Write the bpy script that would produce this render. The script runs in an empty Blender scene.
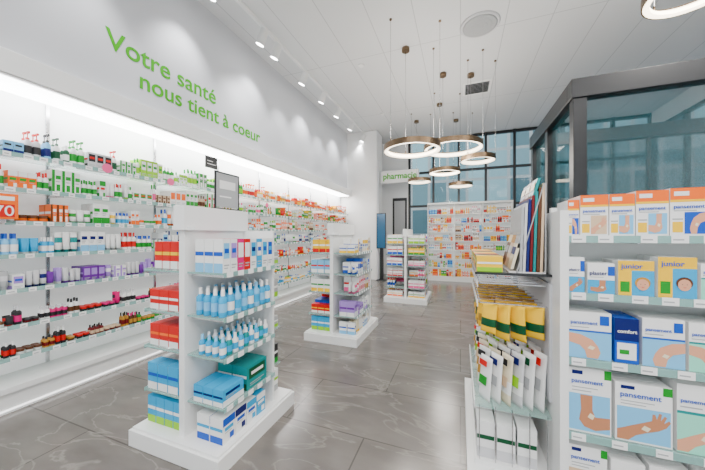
import bpy, math, random
from mathutils import Vector
random.seed(11)
sc=bpy.context.scene
# ---------------------------------------------------------------- materials
MATS={}
def mat(name,col,rough=.5,metal=0,emit=0,alpha=1,ecol=None,noise=0,spec=.5,ior=1.5):
    if name in MATS: return MATS[name]
    m=bpy.data.materials.new(name); m.use_nodes=True
    nt=m.node_tree; b=nt.nodes['Principled BSDF']
    b.inputs['Base Color'].default_value=(*col,1)
    b.inputs['Roughness'].default_value=rough
    b.inputs['Metallic'].default_value=metal
    b.inputs['Specular IOR Level'].default_value=spec
    b.inputs['IOR'].default_value=ior
    b.inputs['Alpha'].default_value=alpha
    if emit:
        b.inputs['Emission Color'].default_value=(*(ecol or col),1)
        b.inputs['Emission Strength'].default_value=emit
    if noise:
        n=nt.nodes.new('ShaderNodeTexNoise'); n.inputs['Scale'].default_value=3
        tc=nt.nodes.new('ShaderNodeTexCoord'); nt.links.new(tc.outputs['Object'],n.inputs['Vector'])
        r=nt.nodes.new('ShaderNodeValToRGB')
        r.color_ramp.elements[0].color=(*[c*(1-noise) for c in col],1)
        r.color_ramp.elements[1].color=(*[min(1,c*(1+noise)) for c in col],1)
        nt.links.new(n.outputs['Fac'],r.inputs['Fac']); nt.links.new(r.outputs['Color'],b.inputs['Base Color'])
    MATS[name]=m; return m
PAL={'white':(.86,.86,.85),'cream':(.85,.78,.62),'grey':(.4,.41,.42),'black':(.02,.02,.022),'red':(.72,.02,.015),
'darkred':(.25,.005,.02),'orange':(.95,.25,.01),'yellow':(.95,.65,.03),'lime':(.4,.7,.02),'green':(.02,.4,.06),'dgreen':(.005,.15,.07),
'teal':(.0,.36,.36),'cyan':(.04,.48,.76),'lblue':(.3,.62,.86),'blue':(.01,.16,.6),'navy':(.01,.03,.22),'purple':(.25,.05,.42),
'lilac':(.5,.35,.72),'pink':(.9,.2,.42),'magenta':(.75,.01,.28),'skin':(.80,.47,.33),'skin2':(.62,.33,.2),'brown':(.2,.09,.04),'beige':(.76,.60,.44),
'mint':(.4,.8,.66),'silver':(.6,.6,.62),'gold':(.6,.36,.08)}
for k,c in PAL.items():
    if k not in('white','black','silver','grey'): c=tuple(x**1.4 for x in c)
    mat('pack_'+k,c,.4,spec=.3)
def P(k): return 'pack_'+k
mat('white_lacquer',(.85,.85,.84),.35)
mat('white_wall',(.8,.81,.82),.7,noise=.01)
mat('grey_wall',(.56,.57,.60),.75,noise=.01)
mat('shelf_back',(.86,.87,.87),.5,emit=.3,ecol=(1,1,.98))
mat('chrome',(.6,.6,.62),.25,1)
mat('black_metal',(.012,.013,.015),.35)
mat('bronze',(.16,.105,.06),.35,.7)
mat('led_strip',(1,1,1),.5,emit=12)
mat('plinth_led',(1,1,1),.5,emit=2)
mat('ring_glow',(1,.86,.66),.5,emit=4.5)
mat('spot_glow',(1,1,1),.5,emit=25)
mat('glass_shelf',(.45,.72,.66),.06,alpha=.32)
mat('glass_edge',(.30,.54,.5),.1,alpha=.65)
mat('window_glass',(.3,.5,.55),.02,alpha=.08)
mat('cabinet_glass',(.01,.09,.11),.015,alpha=.3,spec=.8,ior=1.8)
mat('price_strip',(.88,.88,.87),.4)
mat('lettering_green',(.06,.38,.01),.6,spec=.1)
mat('screen_blue',(.02,.10,.2),.2,emit=.15)
def brickmat(name,c1,c2,mc,scale,w,h,mortar,rough,veins=False,upright=False,emit=0):
    m=mat(name,c1,rough); nt=m.node_tree; b=nt.nodes['Principled BSDF']
    tc=nt.nodes.new('ShaderNodeTexCoord'); br=nt.nodes.new('ShaderNodeTexBrick')
    br.inputs['Scale'].default_value=scale; br.inputs['Brick Width'].default_value=w; br.inputs['Row Height'].default_value=h
    br.inputs['Mortar Size'].default_value=mortar; br.inputs['Mortar Smooth'].default_value=0.1
    br.inputs['Color1'].default_value=(*c1,1); br.inputs['Color2'].default_value=(*c2,1); br.inputs['Mortar'].default_value=(*mc,1)
    br.offset=.5 if veins else 0
    if upright:
        sp=nt.nodes.new('ShaderNodeSeparateXYZ'); cb=nt.nodes.new('ShaderNodeCombineXYZ'); ad=nt.nodes.new('ShaderNodeMath')
        nt.links.new(tc.outputs['Object'],sp.inputs[0]); nt.links.new(sp.outputs[0],ad.inputs[0]); nt.links.new(sp.outputs[1],ad.inputs[1])
        nt.links.new(ad.outputs[0],cb.inputs[0]); nt.links.new(sp.outputs[2],cb.inputs[1]); nt.links.new(cb.outputs[0],br.inputs['Vector'])
    else: nt.links.new(tc.outputs['Object'],br.inputs['Vector'])
    out=br.outputs['Color']
    if veins:
        n=nt.nodes.new('ShaderNodeTexNoise'); n.inputs['Scale'].default_value=1.1; n.inputs['Detail'].default_value=7; n.inputs['Distortion'].default_value=.8
        mp=nt.nodes.new('ShaderNodeMapping'); mp.inputs['Rotation'].default_value=(0,0,.6); mp.inputs['Scale'].default_value=(1,2.6,1)
        nt.links.new(tc.outputs['Object'],mp.inputs['Vector']); nt.links.new(mp.outputs['Vector'],n.inputs['Vector'])
        r=nt.nodes.new('ShaderNodeValToRGB'); e=r.color_ramp.elements
        e[0].position=.485; e[0].color=(0,0,0,1); e[1].position=.5; e[1].color=(1,1,1,1)
        x=e.new(.515); x.color=(0,0,0,1)
        nt.links.new(n.outputs['Fac'],r.inputs['Fac'])
        n2=nt.nodes.new('ShaderNodeTexNoise'); n2.inputs['Scale'].default_value=2.0; n2.inputs['Detail'].default_value=8
        nt.links.new(mp.outputs['Vector'],n2.inputs['Vector'])
        mx=nt.nodes.new('ShaderNodeMixRGB'); mx.blend_type='OVERLAY'; mx.inputs['Fac'].default_value=.55
        nt.links.new(out,mx.inputs['Color1']); nt.links.new(n2.outputs['Fac'],mx.inputs['Color2'])
        m2=nt.nodes.new('ShaderNodeMixRGB'); m2.inputs['Color2'].default_value=(.36,.33,.30,1)
        ml=nt.nodes.new('ShaderNodeMath'); ml.operation='MULTIPLY'; ml.inputs[1].default_value=.38
        nt.links.new(r.outputs['Color'],ml.inputs[0]); nt.links.new(ml.outputs[0],m2.inputs['Fac'])
        nt.links.new(mx.outputs['Color'],m2.inputs['Color1']); out=m2.outputs['Color']
    nt.links.new(out,b.inputs['Base Color'])
    if emit:
        nt.links.new(out,b.inputs['Emission Color']); b.inputs['Emission Strength'].default_value=emit
brickmat('floor_tile',(.165,.148,.134),(.148,.133,.12),(.08,.072,.065),1,1.2,.6,.005,.2,veins=True)
brickmat('ceiling_panel',(.72,.73,.74),(.71,.72,.73),(.48,.49,.50),1,.62,2.4,.006,.85)
brickmat('facade',(.02,.09,.12),(.28,.50,.56),(.34,.38,.39),1,.9,1.35,.07,.4,upright=True)

# ---------------------------------------------------------------- mesh builder
class MB:
    def __init__(s): s.v=[];s.f=[];s.m=[];s.slots=[];s.sm=[];s.fr=(0,0,1,0,0,1)
    def frame(s,ox=0,oy=0,ang=0):
        a=math.radians(ang); c,d=math.cos(a),math.sin(a); s.fr=(ox,oy,c,d,-d,c)
    def T(s,u,v,z):
        o=s.fr; return (o[0]+u*o[2]+v*o[4], o[1]+u*o[3]+v*o[5], z)
    def mi(s,name):
        if name not in s.slots: s.slots.append(name)
        return s.slots.index(name)
    def poly(s,pts,m,smooth=False):
        n=len(s.v); s.v+= [s.T(*p) for p in pts]; s.f.append(tuple(range(n,n+len(pts)))); s.m.append(s.mi(m)); s.sm.append(smooth)
    def box(s,u0,u1,v0,v1,z0,z1,m,topin=0,mtop=None,shear=0):
        n=len(s.v); t=topin
        for (a,b,c) in [(u0,v0,z0),(u1,v0,z0),(u1,v1,z0),(u0,v1,z0),(u0+t,v0+t+shear,z1),(u1-t,v0+t+shear,z1),(u1-t,v1-t+shear,z1),(u0+t,v1-t+shear,z1)]:
            s.v.append(s.T(a,b,c))
        i=s.mi(m)
        for q in [(0,3,2,1),(4,5,6,7),(0,1,5,4),(1,2,6,5),(2,3,7,6),(3,0,4,7)]:
            s.f.append(tuple(n+k for k in q)); s.m.append(i); s.sm.append(False)
        if mtop: s.m[-5]=s.mi(mtop)
    def lathe(s,cu,cv,prof,seg=10,sv=1.0,flat=None):
        n=len(s.v)
        for (r,z,m) in prof:
            for k in range(seg):
                a=2*math.pi*k/seg; s.v.append(s.T(cu+r*math.cos(a),cv+r*sv*math.sin(a),z))
        for j in range(len(prof)-1):
            i=s.mi(prof[j][2])
            for k in range(seg):
                k2=(k+1)%seg
                s.f.append((n+j*seg+k,n+j*seg+k2,n+(j+1)*seg+k2,n+(j+1)*seg+k)); s.m.append(i); s.sm.append(True)
        s.f.append(tuple(n+k for k in reversed(range(seg)))); s.m.append(s.mi(prof[0][2])); s.sm.append(False)
        L=len(prof)-1
        s.f.append(tuple(n+L*seg+k for k in range(seg))); s.m.append(s.mi(prof[L-1][2])); s.sm.append(False)
    def rings(s,cu,cv,P_,seg=10):
        n=len(s.v)
        for (a1,b1,zz,m,dv) in P_:
            for k in range(seg):
                a=2*math.pi*k/seg; s.v.append(s.T(cu+a1*math.cos(a),cv+dv+b1*math.sin(a),zz))
        for j in range(len(P_)-1):
            for k in range(seg):
                k2=(k+1)%seg
                s.f.append((n+j*seg+k,n+j*seg+k2,n+(j+1)*seg+k2,n+(j+1)*seg+k)); s.m.append(s.mi(P_[j][3])); s.sm.append(True)
        s.f.append(tuple(n+k for k in reversed(range(seg)))); s.m.append(s.mi(P_[0][3])); s.sm.append(False)
        L=len(P_)-1
        s.f.append(tuple(n+L*seg+k for k in range(seg))); s.m.append(s.mi(P_[L-1][3])); s.sm.append(False)
    def tube(s,cu,cv,z,w,h,c1,c2):
        r=w/2; cm=c2 if random.random()<.3 else c1
        s.rings(cu,cv,[(r*.72,r*.72,z,c2,0),(r*.72,r*.72,z+h*.17,c2,0),(r*.95,r*.8,z+h*.18,c1,0),(r*.97,r*.6,z+h*.5,cm,0),(r,r*.35,z+h*.75,c1,0),(r*1.02,r*.06,z+h*.93,c1,0),(r*1.02,r*.05,z+h,c1,0)])
    def pouch(s,cu,cv,z,w,h,t,c1,c2,lean=0):
        r=w/2
        s.rings(cu,cv,[(r,t*.08,z,c1,0),(r*.98,t*.12,z+h*.07,c1,lean*.1),(r*.96,t*.45,z+h*.22,c2,lean*.2),(r*.95,t*.5,z+h*.48,c1,lean*.5),(r*.96,t*.4,z+h*.75,c1,lean*.75),(r*.98,t*.1,z+h*.9,c1,lean*.9),(r,t*.08,z+h,c1,lean)],12)
    def obj(s,name,bevel=0,parent=None):
        me=bpy.data.meshes.new(name); me.from_pydata(s.v,[],s.f)
        for k in s.slots: me.materials.append(MATS[k])
        me.polygons.foreach_set('material_index',s.m); me.polygons.foreach_set('use_smooth',s.sm); me.update()
        o=bpy.data.objects.new(name,me); sc.collection.objects.link(o)
        if bevel:
            md=o.modifiers.new('bevel','BEVEL'); md.width=bevel; md.segments=2; md.limit_method='ANGLE'
        if parent: o.parent=parent
        return o
def simple(name,boxes,bevel=0):
    b=MB()
    for q in boxes: b.box(*q)
    return b.obj(name,bevel)

def pbox(b,u,v,z,w,d,h,c,c2,c3,style=0):
    u0,u1=u-w/2,u+w/2
    b.box(u0,u1,v,v+d,z,z+h,P(c)); e=.0012
    def q(a0,a1,h0,h1,m,k=1): 
        b.poly([(u0+w*a0,v-e*k,z+h*h0),(u0+w*a1,v-e*k,z+h*h0),(u0+w*a1,v-e*k,z+h*h1),(u0+w*a0,v-e*k,z+h*h1)],P(m))
    if style==0:
        q(.0,1,.0,.35,c2); q(.12,.8,.62,.78,c3); q(.12,.6,.52,.56,'grey'); q(.12,.5,.44,.47,'grey')
    elif style==1:
        q(.0,1,.7,1,c2); q(.15,.85,.48,.62,c3); q(.15,.7,.4,.43,'grey'); q(.55,.9,.08,.32,c2)
    elif style==2:
        q(.0,.3,0,1,c2); q(.38,.92,.6,.76,c3); q(.38,.8,.48,.52,'grey'); q(.45,.85,.1,.38,c3)
    else:
        q(.1,.9,.42,.88,c2); q(.2,.8,.58,.72,c3,2); q(.15,.85,.2,.24,'grey'); q(.15,.7,.12,.15,'grey')
    for uu,rev in ((u1+e,0),(u0-e,1)):
        for a0,a1,m in ((0,.28,c2),(.5,.62,c3)):
            pts=[(uu,v+d*.02,z+h*a0),(uu,v+d*.98,z+h*a0),(uu,v+d*.98,z+h*a1),(uu,v+d*.02,z+h*a1)]
            b.poly(pts[::-1] if rev else pts,P(m))
def bottle(b,u,v,z,w,h,c,c2,c3):
    r=w/2; cv=v+r
    b.lathe(u,cv,[(r*.92,z,P(c)),(r,z+h*.03,P(c)),(r,z+h*.18,P(c2)),(r,z+h*.5,P(c)),(r,z+h*.66,P(c)),(r*.45,z+h*.76,P(c3)),(r*.45,z+h*.97,P(c3)),(r*.38,z+h,P(c3))],10,.75)
def pump(b,u,v,z,w,h,c,c2,c3):
    r=w/2; cv=v+r
    b.lathe(u,cv,[(r,z,P(c)),(r,z+h*.15,P(c2)),(r,z+h*.45,P(c)),(r,z+h*.6,P(c)),(r*.5,z+h*.68,P(c3)),(r*.5,z+h*.76,P(c3)),(r*.15,z+h*.77,P(c3)),(r*.15,z+h*.92,P(c3))],10,.75)
    b.box(u-r*.25,u+r*.25,cv-r*1.0,cv+r*.3,z+h*.92,z+h,P(c3))
def jar(b,u,v,z,w,h,c,c2,c3):
    r=w/2; cv=v+r
    b.lathe(u,cv,[(r*.9,z,P(c)),(r*.95,z+h*.55,P(c)),(r*.95,z+h*.56,P(c2)),(r,z+h*.6,P(c2)),(r,z+h*.97,P(c2)),(r*.9,z+h,P(c2))],12)
def item(b,kind,u,v,z,w,d,h,c,c2,c3,style=0):
    if kind=='box': pbox(b,u,v,z,w,d,h,c,c2,c3,style)
    elif kind=='bottle': bottle(b,u,v,z,w,h,c,c2,c3)
    elif kind=='pump': pump(b,u,v,z,w,h,c,c2,c3)
    elif kind=='tube': b.tube(u,v+w/2,z,w,h,P(c),P(c2))
    else: jar(b,u,v,z,w,h,c,c2,c3)
SZ={'box':((.038,.08),(.08,.18)),'bottle':((.036,.058),(.11,.19)),'pump':((.045,.06),(.15,.2)),'tube':((.038,.056),(.10,.17)),'jar':((.05,.07),(.045,.06))}
def row(b,u0,u1,z,vfront,maxh,palf,kinds,depth=.1,gap=.003,rows=1,hs=1.0,ws=1.0,wh=.3):
    u=u0
    while u<u1-.03:
        kind=random.choice(kinds); (wa,wb),(ha,hb)=SZ[kind]
        w=random.uniform(wa,wb)*ws; h=min(maxh,random.uniform(ha,hb)*hs); c,c2,c3=palf(u)
        if random.random()<wh and c not in('white','black','gold','darkred'): c,c2,c3='white',c,(c2 if c2!='white' else c)
        st=random.randint(0,3); n=random.randint(1,3)
        for k in range(n):
            if u+w>u1: break
            for r_ in range(rows):
                d=min(depth,.1) if kind=='box' else w
                item(b,kind,u+w/2,vfront+r_*(d+.006)+random.uniform(0,.006),z,w,d,h,c,c2,c3,st)
            u+=w+gap
        u+=random.choice([.001,.004,.012])
def pal(*opts): 
    return lambda u: random.choice(opts)

# ---------------------------------------------------------------- room shell
CH=4.5; XL=-3.55; XU=-3.3; XR=4.6; YB=9.6; YF=-3.2
simple('floor',[(XL-.1,XR+.1,YF-.1,YB+.1,-.1,0,'floor_tile')])
simple('ceiling',[(XL-.1,XR+.1,YF-.1,YB+.1,CH,CH+.1,'ceiling_panel')])
simple('wall_left',[(XL-.1,XL,YF,YB,0,2.55,'white_wall'),(XL-.1,XU,YF,YB,2.55,CH,'grey_wall')])
simple('wall_front',[(XL,XR,YF-.1,YF,3.3,CH,'white_wall'),(XL,-2.6,YF-.1,YF,0,3.3,'white_wall'),(3.6,XR,YF-.1,YF,0,3.3,'white_wall'),(XL,XR,YF-.1,YF,0,.3,'white_wall')])
simple('wall_right',[(XR,XR+.1,YF,1.5,0,CH,'white_wall'),(XR,XR+.1,1.5,YB,0,.3,'white_wall'),(XR,XR+.1,1.5,YB,4.1,CH,'white_wall')])
simple('wall_back',[(XL,-1.6,YB,YB+.1,0,CH,'white_wall'),(-1.6,XR,YB,YB+.1,0,.25,'white_wall')])
simple('column',[(XL+.001,-2.35,8.25,8.9,0,CH-.001,'white_lacquer')],.01)
simple('trim_1',[(-2.349,-2.3,8.27,8.33,0,3.6,'grey_wall')])
def window(name,x0,x1,y,z0,z1,nv,hz,axis='x'):
    b=MB()
    if axis=='y': b.frame(y,0,90)
    W=x1-x0; v=y if axis=='x' else 0
    t=.035
    for k in range(nv+1):
        c=x0+W*k/nv; b.box(c-t,c+t,v-.04,v+.06,z0,z1,'black_metal')
    for h in [z0+.05]+hz+[z1-.05]: b.box(x0,x1,v-.035,v+.055,h-.035,h+.035,'black_metal')
    b.box(x0,x1,v+.0,v+.012,z0,z1,'window_glass')
    return b.obj(name)
window('window_1',-1.6,XR,YB+.03,.25,CH,8,[2.3,3.4])
window('window_2',1.5,YB,XR+.05,.3,4.1,7,[2.3],'y')
window('window_3',-2.6,3.6,YF-.05,.3,3.3,5,[2.3])
simple('exterior_building',[(-8,12,15,15.3,-.5,9,'facade'),(10,10.3,-2,14.9,-.5,9,'facade')])
simple('exterior_ground',[(-12,14,-12,20,-.6,-.5,'grey_wall')])

b=MB()
b.box(XU+.001,-3.16,YF+.01,8.24,2.56,2.74,'white_lacquer')
b.obj('trim_2',.004)
b=MB(); b.box(-3.5,-3.2,.0,8.1,2.53,2.545,'led_strip'); b.box(-3.545,-3.17,-.1,8.2,2.545,2.558,'white_lacquer'); b.obj('cove_led_light')
b=MB(); b.box(XU+.005,XU+.03,.0,8.1,2.745,2.755,'plinth_led'); b.obj('ledge_uplight')

def text(name,body,size_w,loc,rot,m,ext=.008,parent=None,align='LEFT',off=0):
    cu=bpy.data.curves.new(name,'FONT'); cu.body=body; cu.extrude=ext; cu.align_x=align; cu.size=1
    o=bpy.data.objects.new(name,cu); sc.collection.objects.link(o); cu.materials.append(MATS[m])
    bpy.context.view_layer.update(); s=size_w/max(.01,o.dimensions.x)
    cu.size=s; cu.offset=off; cu.extrude=ext; o.location=loc; o.rotation_euler=rot
    if parent: o.parent=parent
    return o
r90=math.radians(90)
e=bpy.data.objects.new('wall_lettering',None); sc.collection.objects.link(e)
text('line_1','Votre santé',1.36,(XU+.004,1.78,3.23),(r90,0,r90),'lettering_green',.002,parent=e,off=.003)
text('line_2','nous tient à coeur',2.0,(XU+.004,2.09,2.97),(r90,0,r90),'lettering_green',.002,parent=e,off=.003)

# ---------------------------------------------------------------- left wall shelving
HS=[.4,.64,.92,1.19,1.45,1.71,1.98]
b=MB()
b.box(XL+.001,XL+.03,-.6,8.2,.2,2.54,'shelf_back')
b.box(XL+.001,-3.2,-.6,8.2,0,.16,'white_lacquer')
b.box(XL+.001,-3.17,-.6,8.2,.16,.2,'white_lacquer')
b.box(-3.2,-3.19,-.6,8.2,.02,.03,'plinth_led')
y=-.5
while y<8.2:
    b.box(XL+.03,XL+.05,y-.012,y+.012,.2,2.53,'chrome')
    for h in HS: b.box(XL+.05,-3.26,y-.004,y+.004,h-.03,h-.009,'chrome')
    y+=.97
for h in HS:
    b.box(XL+.05,-3.235,-.55,8.15,h-.008,h,'glass_shelf')
    b.box(-3.236,-3.228,-.55,8.15,h-.022,h+.012,'glass_edge')
    y=-.5
    while y<8.1:
        w=random.uniform(.04,.06); b.box(-3.2275,-3.226,y,y+w,h-.024,h+.01,'price_strip'); b.box(-3.226,-3.2255,y+.008,y+w-.012,h-.012,h-.004,P('grey')); y+=w+random.uniform(.02,.1)
b.obj('wall_shelving')
W='white'
def lp(i):
    def f(y):
        if i==6:
            o=[(W,'green','red'),('green',W,W),(W,'lime','green'),('lime',W,'green'),('lime','green','green'),('green','lime',W)] if y<3.6 else [('yellow',W,'red'),('red','orange',W),('orange','yellow',W),(W,'orange','red')]
            if y<1.9: o=[('red',W,W),(W,'dgreen','red'),('dgreen',W,W),('lblue','navy','black'),('silver','black','red'),(W,'green','green')]
        elif i==5:
            o=[(W,'pink','green'),(W,'lime','magenta'),('beige','brown','brown'),('orange',W,'green'),('green',W,'lime'),(W,'green','red'),(W,'green','green')] if y<4.5 else [('orange',W,'red'),('green','yellow',W),('red','yellow',W)]
        elif i==4:
            o=[(W,'lblue','blue'),(W,'cyan','blue'),(W,'orange','orange'),('lblue',W,'blue'),(W,'yellow','orange'),('blue','cyan',W),(W,'green','green')]
            if y<1.4:o=[(W,'magenta','pink'),(W,'purple','red'),('orange','brown',W)]
            if y>4: o=[(W,'orange','red'),('orange',W,W),('beige','brown',W),(W,'green','lime')]
        elif i==3:
            o=[(W,'grey','blue'),(W,'red','red'),('silver','navy','blue'),(W,'lblue','navy'),('grey','black','blue'),(W,'green','blue')]
            if y<1.5:o=[('lblue',W,'blue'),('cyan',W,W),(W,'teal','black')]
        elif i==2:
            o=[('lilac','purple','purple'),('purple','lilac','lilac'),('purple',W,'purple'),('lilac',W,'purple'),('silver','purple','black')] if y<3 else [(W,'orange','red'),('red','yellow',W),(W,'blue','blue')]
            if y<1.25:o=[('lilac','blue','red'),('silver','navy','black'),('grey','silver','purple')]
        elif i==1:
            o=[('black','magenta','silver'),('darkred','black','gold'),('magenta','black','silver'),('black','red','silver'),('brown','black','gold'),(W,'black','silver')] if y<2.8 else [(W,'orange','red'),(W,'green','teal'),('red','yellow',W)]
        else:
            o=[('gold','darkred','black'),('brown','gold','magenta'),('darkred','beige','black'),('green','gold','black'),('black','red',W)] if y<2.5 else [(W,'cyan','blue'),('yellow',W,'green')]
        return random.choice(o)
    return f
KI=[['jar','bottle','bottle'],['jar','bottle','bottle','tube'],['tube','tube','box'],['tube','box','bottle'],['bottle','tube','box','jar'],['box','bottle','box','tube'],['bottle','box','pump']]
SC=[.8,.8,1.05,1.1,1.15,1.2,1.15]
for i,h in enumerate(HS):
    b=MB(); b.frame(-3.25,0,90)
    row(b,.2,8.1,h+.0005,.0,.225,lp(i),KI[i],depth=.09,rows=2,hs=SC[i],ws=.78 if i<2 else .92,wh=.1 if i in(1,2) else .3)
    b.obj('skincare_products')
b=MB(); b.frame(-3.25,0,90)
for (yy,hh) in [(1.75,2.02),(2.4,2.0),(3.2,1.98),(2.55,1.22),(2.5,1.48),(4.2,1.9)]:
    n=20; b.poly([(yy+.045*math.cos(2*math.pi*k/n),-.034,hh-.02+.045*math.sin(2*math.pi*k/n)) for k in range(n)],P('pink'))
    b.box(yy-.004,yy+.004,-.033,-.024,hh-.07,hh-.02,'chrome')
b.obj('shelf_talker')
b=MB(); b.frame(-3.19,0,90); b.box(.98,1.14,-.01,.0,1.47,1.66,P('orange')); b.box(1.0,1.12,-.012,-.01,1.485,1.58,P('red')); b.box(1.0,1.12,-.012,-.01,1.61,1.64,P('white'))
b.box(1.04,1.08,.0,.04,1.44,1.5,'chrome')
o=b.obj('promotion_card'); 
text('digits','70',.1,(-3.176,1.01,1.495),(r90,0,r90),'price_strip',.001,parent=o)
b=MB(); b.box(-3.19,-3.18,2.86,3.06,2.26,2.42,'black_metal'); b.box(-3.179,-3.178,2.89,3.03,2.31,2.32,P('white')); b.box(-3.179,-3.178,2.89,2.98,2.35,2.36,P('white'))
for yy in (2.9,3.02): b.box(-3.186,-3.184,yy,yy+.003,2.42,2.559,'chrome')
b.obj('hanging_category_sign')

# ---------------------------------------------------------------- gondolas
def gondola(x0,x1,y0,y1,H,right,left,heights,name_p,xc=None):
    xc=xc or (x0+x1)/2
    b=MB()
    b.box(x0,x1,y0,y1,0.0,.10,'white_lacquer'); b.box(x0+.015,x1-.015,y0+.015,y1-.015,.10,.115,'white_lacquer')
    p0,p1=y0+.06,y1-.2; R=x1-.04; L=x0+.03
    b.box(xc-.022,xc+.022,p0,p1,.115,H-.15,'white_lacquer')
    b.box(xc-.045,xc+.045,p0-.02,p1+.02,H-.15,H,'white_lacquer')
    b.box(x0+.07,x1-.06,p1,p1+.02,.115,H-.15,'white_lacquer')
    b.box(xc-.08,xc+.11,p0+.0,p0+.012,H-.15,H-.13,'white_lacquer')
    for h in heights:
        b.box(xc+.026,R,p0+.02,p1-.005,h-.01,h,'glass_shelf')
        b.box(R,R+.005,p0+.02,p1-.005,h-.022,h+.004,'glass_edge')
        b.box(xc+.026,R,p0+.017,p0+.02,h-.01,h,'glass_edge')
        b.box(L,xc-.026,p0+.02,p1-.005,h-.01,h,'glass_shelf')
        b.box(L-.005,L,p0+.02,p1-.005,h-.022,h+.004,'glass_edge')
        b.box(L,xc-.026,p0+.017,p0+.02,h-.01,h,'glass_edge')
        b.box(x0+.08,x1-.11,p1+.02,y1-.03,h-.01,h,'glass_shelf')
        y=p0+.04
        while y<p1-.06:
            b.box(R+.005,R+.007,y,y+.05,h-.026,h+.006,'price_strip'); b.box(L-.007,L-.005,y,y+.05,h-.026,h+.006,'price_strip'); y+=.09
        for yy in (p0+.05,p1-.06):
            b.box(xc+.026,R-.02,yy-.003,yy+.003,h-.03,h-.0105,'chrome'); b.box(L+.02,xc-.026,yy-.003,yy+.003,h-.03,h-.0105,'chrome')
    b.obj('display_gondola',.002)
    b=MB()
    lv=[.1155]+list(heights)
    for i,h in enumerate(lv):
        mx=(lv[i+1]-h-.045) if i+1<len(lv) else .24
        b.frame(R-.012,0,90); right(b,i,p0+.03,p1-.01,h+.0006,mx,R-.012-(xc+.03))
        b.frame(L+.01,0,-90); left(b,i,-(p1-.01),-(p0+.03),h+.0006,mx,xc-.03-(L+.01))
        b.frame(0,y1-.035,180); row(b,-(x1-.13),-(x0+.1),h+.0006,0,mx,pal(('black','green',W),('dgreen','red',W),('grey','lime',W)),['box'],depth=.07)
    b.obj(name_p)
G1H=[.335,.62,.86,1.125]
def fixed(b,u0,u1,z,mx,D,kind,w,d,h,cols,st=1,rows=None,gap=.004,v0=.002):
    h=min(h,mx); rows=rows or max(1,int(D/(d+.004))); u=u0;k=0
    while u+w<=u1+.001:
        c=cols[k%len(cols)]
        for r in range(rows): item(b,kind,u+w/2,v0+r*(d+.004),z,w,d,h,*c,st)
        u+=w+gap;k+=1
def r1(b,i,u0,u1,z,mx,D):
    if i==4: fixed(b,u0,u1,z,mx,D,'box',.055,.07,.2,[(W,'lblue','blue'),(W,'lilac','blue'),('magenta',W,W),('red',W,W),(W,'cyan','navy'),('cyan',W,'blue'),(W,'cyan','blue'),(W,'blue','cyan')],3)
    elif i==3: fixed(b,u0,u1,z,mx,D,'bottle',.055,.055,.165,[('cyan','lblue',W),('cyan',W,W),('lblue','cyan','lblue')])
    elif i==2: fixed(b,u0,u1,z,mx,D,'bottle',.045,.05,.12,[('cyan',W,'lblue'),('teal','cyan',W),(W,'cyan',W)])
    elif i==1:
        fixed(b,u0,u0+.18,z,mx,D,'box',.17,.075,.1,[('cyan',W,'navy')],0)
        fixed(b,u0+.2,u1,z,mx,D,'box',.2,.12,.15,[('teal','dgreen',W)],3)
    else: 
        fixed(b,u0,u0+.2,z,mx,D,'box',.095,.1,.15,[(W,'blue','cyan'),(W,'navy','blue')],1)
        fixed(b,u0+.2,u1,z,mx,D,'box',.09,.1,.14,[(W,'cyan','blue'),('cyan',W,W)],1)
def l1(b,i,u0,u1,z,mx,D):
    if i==4: fixed(b,u0,u1,z,mx,D,'box',.06,.07,.18,[('red',W,'yellow')],3,gap=.012)
    elif i==3: fixed(b,u0,u1,z,mx,D,'box',.11,.085,.13,[('red',W,W)],2)
    elif i==2: fixed(b,u0,u1,z,mx,D,'box',.11,.085,.14,[('red',W,'orange')],0)
    elif i==1: fixed(b,u0,u1,z,mx,D,'box',.09,.09,.17,[('cyan',W,'blue'),(W,'cyan','blue')],1)
    else: fixed(b,u0,u1,z,mx,D,'box',.09,.075,.17,[('cyan','lime',W),('black','lime',W)],3)
gondola(-1.99,-1.245,1.2,1.97,1.53,r1,l1,G1H,'medicine_boxes',xc=-1.595)
def r2(b,i,u0,u1,z,mx,D):
    ps=[pal(('cream','yellow','black'),(W,'lblue','blue')),pal((W,'grey','purple'),('lilac',W,'purple')),pal(('cream','gold','blue'),(W,'pink','red')),pal(('blue',W,'yellow'),('lblue','yellow','blue')),pal(('grey','blue',W),('purple',W,'lilac'),('yellow','blue',W))]
    row(b,u0,u1,z,.002,mx,ps[i],['box','box','tube'],rows=2,hs=1.1)
def l2(b,i,u0,u1,z,mx,D):
    ps=[pal(('purple',W,'red'),('cyan','lime',W)),pal(('red',W,'yellow'),('blue',W,W)),pal(('yellow','green',W),('orange',W,W)),pal((W,'lblue','navy'),('lblue',W,'red')),pal(('yellow','red',W),('yellow',W,'blue'))]
    row(b,u0,u1,z,.002,mx,ps[i],['box'],rows=3,hs=1.2,ws=1.3,depth=.09)
gondola(-1.88,-1.16,3.2,4.15,1.5,r2,l2,G1H,'medicine_boxes')
def r3(b,i,u0,u1,z,mx,D):
    row(b,u0,u1,z,.002,mx,pal(('red',W,'yellow'),('yellow','green',W),('blue','red',W),('lime',W,'green'),('pink',W,'red'),('orange','yellow',W)),['box','bottle'],rows=3,hs=1,wh=.5)
gondola(-1.45,-.60,5.6,6.5,1.47,r3,r3,[.3,.52,.74,.96,1.18],'medicine_boxes')

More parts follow.
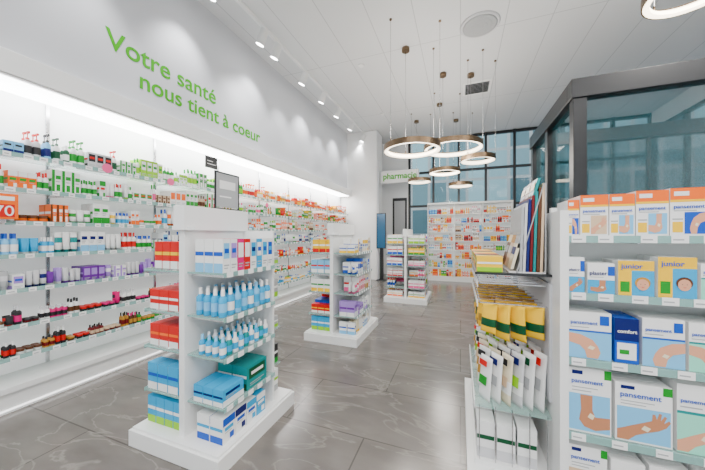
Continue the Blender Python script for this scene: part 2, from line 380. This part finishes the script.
b=MB(); b.box(-1.62,-1.57,1.5,1.75,1.5305,1.54,'black_metal'); 
b.box(-1.6,-1.59,1.51,1.52,1.54,1.80,'black_metal'); b.box(-1.6,-1.59,1.73,1.74,1.54,1.80,'black_metal')
b.box(-1.6,-1.59,1.51,1.74,1.79,1.80,'black_metal'); b.box(-1.598,-1.592,1.52,1.73,1.55,1.79,P('grey')); b.box(-1.5915,-1.5905,1.55,1.70,1.68,1.74,P('white')); b.box(-1.5915,-1.5905,1.55,1.66,1.62,1.63,P('white'))
b.obj('counter_sign_holder')

# ---------------------------------------------------------------- back display wall
b=MB(); X0,X1,Y0=-.92,1.34,8.75
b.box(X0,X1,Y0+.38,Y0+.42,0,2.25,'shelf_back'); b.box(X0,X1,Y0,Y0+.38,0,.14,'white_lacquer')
for x in (X0,X0+.75,X0+1.5,X1-.02): b.box(x,x+.02,Y0+.02,Y0+.38,.14,2.25,'white_lacquer')
b.box(X0,X1,Y0+.02,Y0+.38,2.25,2.3,'white_lacquer')
BH=[.4,.66,.92,1.18,1.44,1.7,1.96]
for h in BH: b.box(X0+.02,X1-.02,Y0+.05,Y0+.38,h-.012,h,'glass_shelf'); b.box(X0+.02,X1-.02,Y0+.045,Y0+.05,h-.014,h+.002,'price_strip')
b.obj('back_shelving_unit')
b=MB(); b.frame(0,Y0+.07,0)
for i,h in enumerate([.1405]+BH):
    for s in range(3):
        a=X0+.03+.75*s; row(b,a,min(a+.7,X1-.03),h+.0005,0,.22,pal(('yellow','gold','orange'),(W,'grey','red'),('green','lime',W),('yellow',W,'orange'),(W,'silver','magenta'),('lblue','blue','cyan'),('orange','red','yellow'),('beige','brown',W),('red','darkred',W)),['box','bottle','box'],rows=1,hs=1.25,wh=.3)
b.obj('pharmacy_products')

# ---------------------------------------------------------------- dark glazed booth on the right
b=MB(); CX0,CX1,CY0,CY1,Hc=1.12,4.3,3.66,5.6,3.0
for (x,y) in [(CX0,CY0),(CX0,CY1-.12),(CX0,(CY0+CY1)/2),(CX1-.12,CY0),(CX1-.12,CY1-.12)]:
    b.box(x,x+.12,y,y+.12,0,Hc-.2,'black_metal')
b.box(CX0-.02,CX1,CY0-.02,CY0+.12,Hc-.2,Hc,'black_metal')
b.box(CX0-.02,CX1,CY1-.12,CY1+.02,Hc-.2,Hc,'black_metal')
b.box(CX0-.02,CX0+.12,CY0+.12,CY1-.12,Hc-.2,Hc,'black_metal')
b.box(CX1-.12,CX1,CY0+.12,CY1-.12,Hc-.2,Hc,'black_metal')
b.box(CX0,CX1,CY0,CY1,0,.12,'black_metal')
b.box(CX0+.12,CX1-.12,CY0+.05,CY0+.065,.12,Hc-.2,'cabinet_glass')
b.box(CX0+.05,CX0+.065,CY0+.12,CY1-.12,.12,Hc-.2,'cabinet_glass')
b.box(CX0+.12,CX1-.12,CY1-.07,CY1-.055,.12,Hc-.2,'cabinet_glass')
for x in (1.75,1.84,2.6,3.3): b.box(x,x+.03,CY1-.1,CY1-.03,.12,Hc-.2,'black_metal')
b.obj('glazed_office_booth',.004)
simple('glass_partition',[(1.75,1.83,6.4,6.48,0,3.5,'black_metal'),(1.75,1.83,7.5,7.56,0,3.5,'black_metal'),(1.75,1.83,8.6,8.68,0,3.5,'black_metal'),(1.75,1.83,6.4,8.68,3.4,3.5,'black_metal'),(1.78,1.795,6.48,8.6,0.02,3.4,'cabinet_glass')])

# ---------------------------------------------------------------- right foreground gondola
b=MB(); GX,GY=.435,1.61
b.box(GX-.4,1.75,GY+.0,GY+1.1,0,.09,'white_lacquer')
b.box(GX,GX+.035,GY-.02,GY+.99,.09,1.465,'white_lacquer')
b.box(GX+.035,1.72,GY+.26,GY+.29,.09,1.5,'white_lacquer')
b.box(1.72,1.755,GY-.02,GY+.99,.09,1.465,'white_lacquer')
RH=[.427,.775,1.08,1.345]
for h in RH:
    b.box(GX+.036,1.719,GY+.005,GY+.26,h-.009,h-.001,'glass_shelf')
    b.box(GX+.036,1.719,GY-.003,GY+.004,h-.03,h+.002,'glass_edge')
    x=GX+.05
    while x<1.65:
        b.box(x,x+.055,GY-.0045,GY-.003,h-.03,h+.004,'price_strip'); b.box(x+.005,x+.04,GY-.005,GY-.0045,h-.018,h-.012,P('grey')); x+=.1+random.choice([0,.02,.05])
    for x in (GX+.3,GX+.62,GX+.95): b.box(x,x+.006,GY+.02,GY+.26,h-.035,h-.0095,'chrome')
rg=b.obj('display_gondola',.0015)
b=MB(); b.frame(0,0,0); V=GY+.02
def q(pts,m,k=1): b.poly([(x,V-.0008*k,z) for x,z in pts],P(m))
def rect(x0,x1,z0,z1,m,k=1): q([(x0,z0),(x1,z0),(x1,z1),(x0,z1)],m,k)
ARM=[(.0,.0),(.22,.0),(.36,.18),(.55,.30),(.78,.42),(.92,.55),(1.0,.72),(.97,.78),(.88,.68),(.93,.86),(.89,.90),(.82,.74),(.84,.94),(.79,.96),(.75,.76),(.72,.90),(.67,.90),(.66,.70),(.5,.60),(.3,.48),(.1,.35),(.0,.3)]
LEG=[(.3,.0),(.55,.0),(.6,.3),(.72,.5),(1,.62),(1,1),(.7,.95),(.42,.75),(.3,.5),(.24,.25)]
ELB=[(.0,.15),(.35,.05),(.62,.12),(.75,.3),(.7,.6),(.72,1.0),(.42,1.0),(.42,.6),(.35,.42),(.0,.45)]
def limb(x,z,w,h,m='skin',k=2,flip=False,kind=None):
    pts=kind or random.choice([ARM,LEG,ELB])
    if flip: pts=[(1-a,c) for a,c in reversed(pts)]
    q([(x+a*w,z+c*h) for a,c in pts],m,k)
    q([(x+w*.46,z+h*.40),(x+w*.58,z+h*.34),(x+w*.64,z+h*.46),(x+w*.52,z+h*.52)],'cream',k+1)
def head(x,z,r,hair='brown',k=3):
    n=16
    q([(x+r*1.08*math.cos(2*math.pi*i/n),z+r*.2+r*1.05*math.sin(2*math.pi*i/n)) for i in range(n)],hair,k)
    q([(x+r*.85*math.cos(2*math.pi*i/n),z-r*.1+r*math.sin(2*math.pi*i/n)) for i in range(n)],'skin',k+1)
    for sx in (-.3,.3): q([(x+sx*r+r*.08*math.cos(2*math.pi*i/8),z+r*.05*math.sin(2*math.pi*i/8)) for i in range(8)],'black',k+2)
    q([(x-.25*r,z-.45*r),(x,z-.6*r),(x+.25*r,z-.45*r),(x,z-.5*r)],'red',k+2)
texts=[]
def pack(x0,w,z,h,kind,d=.05,n=3):
    body={'orange':'white','blue':'white','white':'white','yellow':'white','lblue':'white','teal':'white','navy':'blue'}[kind]
    for r in range(n): b.box(x0,x0+w,V+r*(d+.004),V+r*(d+.004)+d,z,z+h,P(body))
    fl=random.random()<.5
    if kind=='orange':
        rect(x0,x0+w,z+h*.76,z+h,'orange'); rect(x0,x0+w,z+h*.71,z+h*.76,'yellow'); rect(x0+w*.1,x0+w*.5,z+h*.84,z+h*.93,'white',2)
        rect(x0+w*.38,x0+w*.95,z+h*.05,z+h*.5,random.choice(['lblue','blue','beige'])); limb(x0+w*.38,z+h*.05,w*.57,h*.44,flip=fl)
        rect(x0+w*.06,x0+w*.34,z+h*.08,z+h*.3,'yellow'); rect(x0+w*.06,x0+w*.34,z+h*.34,z+h*.37,'grey')
        texts.append((x0+w*.08,z+h*.58,w*.8,'pansement','pack_blue')); rect(x0+w*.1,x0+w*.7,z+h*.52,z+h*.54,'grey')
        b.poly([(x0,V,z+h+.0004),(x0+w,V,z+h+.0004),(x0+w,V+n*(d+.004)-.004,z+h+.0004),(x0,V+n*(d+.004)-.004,z+h+.0004)],P('orange'))
    elif kind=='white':
        rect(x0+w*.03,x0+w*.97,z+h*.03,z+h*.6,random.choice(['silver','beige','lblue'])); limb(x0+w*.03,z+h*.03,w*.94,h*.56,random.choice(['skin','skin2']),flip=fl)
        rect(x0+w*.1,x0+w*.35,z+h*.9,z+h*.96,'navy'); rect(x0+w*.84,x0+w,z+h*.86,z+h,'green')
        texts.append((x0+w*.08,z+h*.77,w*.72,'pansement','pack_blue')); rect(x0+w*.1,x0+w*.7,z+h*.69,z+h*.705,'grey'); rect(x0+w*.1,x0+w*.55,z+h*.64,z+h*.655,'grey')
    elif kind=='blue':
        rect(x0,x0+w,z,z+h*.45,'cyan'); limb(x0+w*.1,z+h*.03,w*.8,h*.42,'skin2'); rect(x0+w*.75,x0+w,z+h*.6,z+h*.9,'blue')
        texts.append((x0+w*.06,z+h*.62,w*.64,'plaster','pack_navy')); rect(x0+w*.1,x0+w*.6,z+h*.53,z+h*.55,'grey')
    elif kind=='yellow':
        rect(x0,x0+w,z+h*.72,z+h,'yellow'); rect(x0,x0+w*.38,z+h*.0,z+h*.72,'yellow',2); rect(x0+w*.38,x0+w,z,z+h*.72,'cyan'); head(x0+w*.68,z+h*.34,w*.2,random.choice(['brown','gold'])); 
        rect(x0+w*.06,x0+w*.32,z+h*.1,z+h*.4,'green',3)
        texts.append((x0+w*.08,z+h*.78,w*.6,'junior','pack_blue'))
    elif kind in('lblue','teal'):
        rect(x0,x0+w,z,z+h*.57,'lblue' if kind=='lblue' else 'mint'); rect(x0,x0+w,z+h*.57,z+h*.61,'blue' if kind=='lblue' else 'teal'); limb(x0,z+h*.02,w,h*.52,'skin',flip=fl); rect(x0+w*.74,x0+w*.95,z+h*.74,z+h*.94,'blue' if kind=='lblue' else 'teal',2)
        texts.append((x0+w*.06,z+h*.74,w*.62,'pansement','pack_blue')); rect(x0+w*.06,x0+w*.5,z+h*.66,z+h*.68,'grey')
    else:
        rect(x0,x0+w,z+h*.5,z+h,'navy'); rect(x0+w*.1,x0+w*.9,z+h*.08,z+h*.45,'white'); rect(x0+w*.2,x0+w*.6,z+h*.2,z+h*.3,'green',2)
        texts.append((x0+w*.1,z+h*.68,w*.8,'comfort','pack_white'))
def prow(z,lst,gap=.008):
    x=GX+.042
    k=0
    while x<1.6:
        w,h,kd=lst[k%len(lst)]; pack(x,w,z,h,kd); x+=w+gap; k+=1
prow(RH[3],[(.045,.17,'orange'),(.105,.19,'orange'),(.09,.19,'orange'),(.11,.2,'orange'),(.12,.205,'orange')],.004)
prow(RH[2],[(.065,.165,'blue'),(.1,.14,'blue'),(.125,.155,'yellow'),(.125,.175,'yellow'),(.1,.15,'teal')],.012)
prow(RH[1],[(.165,.215,'lblue'),(.085,.2,'navy'),(.14,.21,'lblue'),(.13,.205,'teal')],.012)
prow(RH[0],[(.165,.3,'white'),(.195,.26,'white'),(.16,.29,'teal'),(.2,.25,'white')],.014)
prow(.091,[(.15,.27,'white'),(.12,.24,'blue'),(.14,.25,'lblue')],.014)
fb=b.obj('first_aid_boxes')
for (x,z,w,s,m) in texts: text('label',s,w,(x,V-.0035,z),(r90,0,0),m,.0003,parent=fb,off=.0004)

b=MB(); b.frame(GX,0,-90)
YA,YZ=GY+.1,GY+.95
D=.36
b.box(-YZ,-YA,-D,0,1.135,1.147,'black_metal')
for z in (.42,):
    b.box(-YZ,-YA,-D,0,z-.012,z,'glass_shelf'); b.box(-YZ,-YA,-D-.006,-D,z-.02,z+.02,'white_lacquer')
for z in (.12,): b.box(-YZ,-YA,-D,0,.09,.12,'white_lacquer')
for k in range(5): b.box(-YA-.01,-YA,-D+.02+k*.08,-D+.024+k*.08,.12,.42,'chrome')
for zz in (1.08,.97):
    for k in range(9):
        u=-YA-.04-k*.095
        b.box(u-.003,u+.003,-D+.02,0,zz,zz+.006,'chrome'); b.box(u-.003,u+.003,-D+.02,-D+.026,zz,zz+.03,'chrome')
        b.box(u-.015,u+.015,-D+.012,-D+.016,zz-.02,zz+.02,'price_strip')
b.box(-YZ,-YA,-.012,0,.5,1.1,'grey_wall')
b.obj('peg_display_rack',parent=None)
# pouches hang loosely from the pegs, turned at varied angles
b=MB()
cs=[('yellow','dgreen'),('yellow','gold'),('gold','yellow')]
for k in range(8):
    yy=YA+.06+k*.105; c=cs[k%3]
    for r in range(4):
        xx=GX-D+.065+r*.078+random.uniform(-.006,.006); hh=.185+random.uniform(-.025,.02)
        b.frame(xx,yy,random.uniform(-62,-28))
        b.pouch(0,0,.969-hh,.098,hh,.034,P(c[0]),P(c[1]),lean=random.uniform(-.02,.02))
b.obj('hanging_snack_packs')
b=MB()
for k in range(7):
    yy=YA+.07+k*.118
    for r in range(6):
        xx=GX-D+.05+r*.052; h=.23+.012*r+random.uniform(-.02,.02); cm=random.choice(['white','cream','white','silver'])
        b.frame(xx,yy,-58+random.uniform(-6,6))
        b.pouch(0,0,.4206,.095,h,.024,P(cm),P('white'),lean=.02)
        b.box(-.03,.03,-.008,-.0065,.4206+h*.8,.4206+h*.93,P(random.choice(['dgreen','black','lime','red','navy'])),shear=.003)
        b.box(-.03,.03,-.0125,-.011,.4206+h*.36,.4206+h*.56,P(random.choice(['lime','beige','green','gold','grey'])),shear=.006)
b.obj('herbal_tea_sachets')
b=MB(); b.frame(GX,0,-90)
for k in range(6):
    u=-YA-.08-k*.13
    for r in range(3): pbox(b,u,-D+.01+r*.1,.1206,.11,.09,.2,'white','silver','dgreen',3)
b.obj('supplement_boxes')
b=MB(); b.frame(GX,0,-90)
fixed(b,-YZ+.02,-YA-.01,1.1476,.2,.15,'box',.085,.13,.085,[('yellow','lime',W),('yellow','green',W),('red','yellow',W),('dgreen','yellow','yellow')],3,rows=1,v0=-D+.01)
b.obj('sweets_boxes')
b=MB(); b.frame(GX,0,-90)
cc=['grey','brown','silver','beige','navy','cream','darkred','gold','teal']
u0,u1=-(GY+.5),-(GY+.13)
b.box(u0,u1,-.155,-.15,1.1476,1.62,P('grey'),shear=.125)
b.box(u0,u1,-.19,-.02,1.1476,1.153,'white_lacquer')
b.box(u0,u1,-.024,-.018,1.153,1.62,P('grey'))
# side cheek of stacked leaflets behind the sloping front
for k in range(7):
    f=k/7; b.box(u0+.01,u1-.004,-.140+.11*f,-.128+.11*f,1.154,1.50+.02*k,P(cc[(k*2)%9]),shear=.012)
for t in range(4):
    za=1.165+t*.115; va=-.172+.125*(t*.115+.015)/.47
    for k in range(3):
        ua=u0+.008+k*.12
        b.box(ua,ua+.113,va-.014,va,za,za+.14,P(cc[(t*4+k*2+1)%9]),shear=.036)
        b.box(ua+.01,ua+.103,va-.016+.02,va-.0145+.02,za+.08,za+.12,P(cc[(t+2*k)%9]),shear=.01)
b.obj('leaflet_holder')

# ---------------------------------------------------------------- lamps
def ringlamp(x,y,h,R):
    b=MB(); n=56; t=.06; hh=.085
    sec=[(R,h),(R,h+hh),(R-.02,h+hh),(R-.024,h+.07),(R-t,h+.04),(R-t,h+.006),(R-.012,h)]
    ms=['bronze','bronze','bronze','ring_glow','ring_glow','ring_glow','bronze']
    base=len(b.v)
    for (r,z) in sec:
        for k in range(n):
            a=2*math.pi*k/n; b.v.append((x+r*math.cos(a),y+r*math.sin(a),z))
    for j in range(len(sec)):
        j2=(j+1)%len(sec)
        for k in range(n):
            k2=(k+1)%n
            b.f.append((base+j*n+k,base+j*n+k2,base+j2*n+k2,base+j2*n+k)); b.m.append(b.mi(ms[j])); b.sm.append(False)
    for q_ in range(3):
        a=math.pi/2+q_*2*math.pi/3+.4; rx,ry=x+(R-.01)*math.cos(a),y+(R-.01)*math.sin(a)
        b.lathe(rx,ry,[(.003,h+hh,'chrome'),(.003,CH,'chrome')],6)
        b.lathe(rx,ry,[(.008,h+hh,'bronze'),(.008,h+hh+.04,'bronze')],8)
        if q_: b.lathe(rx,ry,[(.02,CH-.015,'bronze'),(.02,CH-.0005,'bronze')],12)
    a=math.pi/2+.4; b.lathe(x+(R-.01)*math.cos(a),y+(R-.01)*math.sin(a),[(.065,CH-.06,'bronze'),(.065,CH-.0005,'bronze')],20)
    b.obj('ring_pendant_lamp')
for (x,y,h,R) in [(-.70,4.42,2.64,.43),(-.13,5.37,2.87,.5),(.30,5.76,2.72,.3),(-.34,6.82,2.76,.34),(-1.02,7.7,2.75,.3),(-.0,8.0,2.63,.3),(1.95,3.45,3.52,.34)]:
    ringlamp(x,y,h,R)
b=MB(); b.lathe(.27,4.67,[(.26,CH-.02,P('silver')),(.28,CH-.0005,P('silver'))],32)
for j,r in enumerate((.24,.18,.12,.06)): b.lathe(.27,4.67,[(r-.02,CH-.03-.004*j,P('grey')),(r,CH-.021-.004*j,P('grey'))],32)
b.obj('ceiling_air_diffuser')
b=MB(); b.box(.05,.6,6.35,6.9,CH-.02,CH-.0005,'white_lacquer')
b.box(.09,.56,6.39,6.86,CH-.022,CH-.02,P('grey'))
for k in range(8): b.box(.1,.55,6.41+k*.056,6.43+k*.056,CH-.034,CH-.022,P('black'))
b.obj('ceiling_vent_grille')
b=MB()
for (x,y) in [(-1.72,5.0),(-.2,3.2),(-1.9,7.2)]: b.lathe(x,y,[(.05,CH-.02,'white_lacquer'),(.06,CH-.0005,P('grey'))],20)
b.obj('smoke_detector')
b=MB(); b.box(-2.79,-2.75,.5,9.4,CH-.05,CH-.0005,'white_lacquer')
hy=[1.6,2.6,3.5,3.85,4.7,5.5,6.3,7.2,8.2]
for y in hy:
    b.box(-2.78,-2.76,y-.01,y+.01,CH-.14,CH-.05,'white_lacquer')
    b.frame(-2.77,y,0)
    n=16; ax=Vector((-.45,0,-1)).normalized(); e1=Vector((0,1,0)); e2=ax.cross(e1)
    st=Vector((0.05,0,CH-.1)); base=len(b.v)
    for L in (0,.22):
        for k in range(n):
            a=2*math.pi*k/n; p=st+ax*L+(e1*math.cos(a)+e2*math.sin(a))*.06; b.v.append(b.T(*p))
    for k in range(n):
        b.f.append((base+k,base+(k+1)%n,base+n+(k+1)%n,base+n+k)); b.m.append(b.mi('white_lacquer')); b.sm.append(True)
    b.f.append(tuple(base+k for k in range(n))); b.m.append(b.mi('white_lacquer')); b.sm.append(False)
    b.f.append(tuple(base+n+k for k in range(n))); b.m.append(b.mi('spot_glow')); b.sm.append(False)
    b.frame()
b.obj('track_spotlights')

b=MB(); b.box(-2.299,-1.15,8.5,8.62,2.93,3.3,'white_lacquer'); so=b.obj('illuminated_sign',.01)
text('sign_text','pharmacie',1.0,(-2.22,8.495,3.05),(r90,0,0),'lettering_green',.002,parent=so,off=.006)
b=MB(); b.box(-2.34,-2.06,8.2,8.24,.95,2.0,'black_metal'); b.box(-2.32,-2.08,8.195,8.2,.97,1.98,'screen_blue'); b.box(-2.25,-2.15,8.24,8.3,0,1.5,'black_metal'); b.box(-2.34,-2.06,8.12,8.36,0,.02,'black_metal')
b.obj('digital_signage_screen')
simple('door_1',[(-2.16,-1.68,YB-.03,YB-.001,0,2.6,'black_metal'),(-2.10,-1.74,YB-.04,YB-.03,.1,2.5,P('grey'))])

# ---------------------------------------------------------------- lights
def area(name,loc,rot,sx,sy,en,col=(1,1,1)):
    l=bpy.data.lights.new(name,'AREA'); l.shape='RECTANGLE'; l.size=sx; l.size_y=sy; l.energy=en; l.color=col
    o=bpy.data.objects.new(name,l); sc.collection.objects.link(o); o.location=loc; o.rotation_euler=rot; return o
area('unseen_fill_light',(.5,-1.2,CH-.05),(0,0,0),3.5,2.5,310,(1,.98,.96))  # added soft fill overhead behind the camera, not a fixture of the shop
area('unseen_fill_light.001',(3.2,1.3,CH-.05),(0,0,0),1.6,2,110,(1,.98,.96))  # second added fill, out of view to the right
area('cove_light',(-3.3,4,2.52),(0,math.radians(35),0),.1,8,50)
for i,(x,y) in enumerate([(-.7,4.42),(-.13,5.37),(-.34,6.82),(1.95,3.45)]):
    l=bpy.data.lights.new('pendant_light','POINT'); l.energy=62; l.shadow_soft_size=.25; l.color=(1,.95,.88)
    o=bpy.data.objects.new('pendant_light',l); sc.collection.objects.link(o); o.location=(x,y,2.65 if i<3 else 3.45)
for k,y in enumerate(hy):
    l=bpy.data.lights.new('track_spot','SPOT'); l.energy=65; l.spot_size=math.radians(85); l.spot_blend=.9; l.shadow_soft_size=.05
    o=bpy.data.objects.new('track_spot',l); sc.collection.objects.link(o); o.location=(-2.86,y,CH-.36); o.rotation_euler=(0,math.radians(30 if k%2 else 12),0)
w=bpy.data.worlds.new('World'); sc.world=w; w.use_nodes=True
w.node_tree.nodes['Background'].inputs[0].default_value=(.88,.94,1,1); w.node_tree.nodes['Background'].inputs[1].default_value=2.6
# ---------------------------------------------------------------- camera
cd=bpy.data.cameras.new('camera'); cam=bpy.data.objects.new('camera',cd); sc.collection.objects.link(cam)
cam.location=(0,0,1.35); cam.rotation_euler=(math.radians(90),0,math.radians(20.75)); cd.sensor_width=36; cd.lens=36*285/705; cd.clip_start=.05
sc.camera=cam
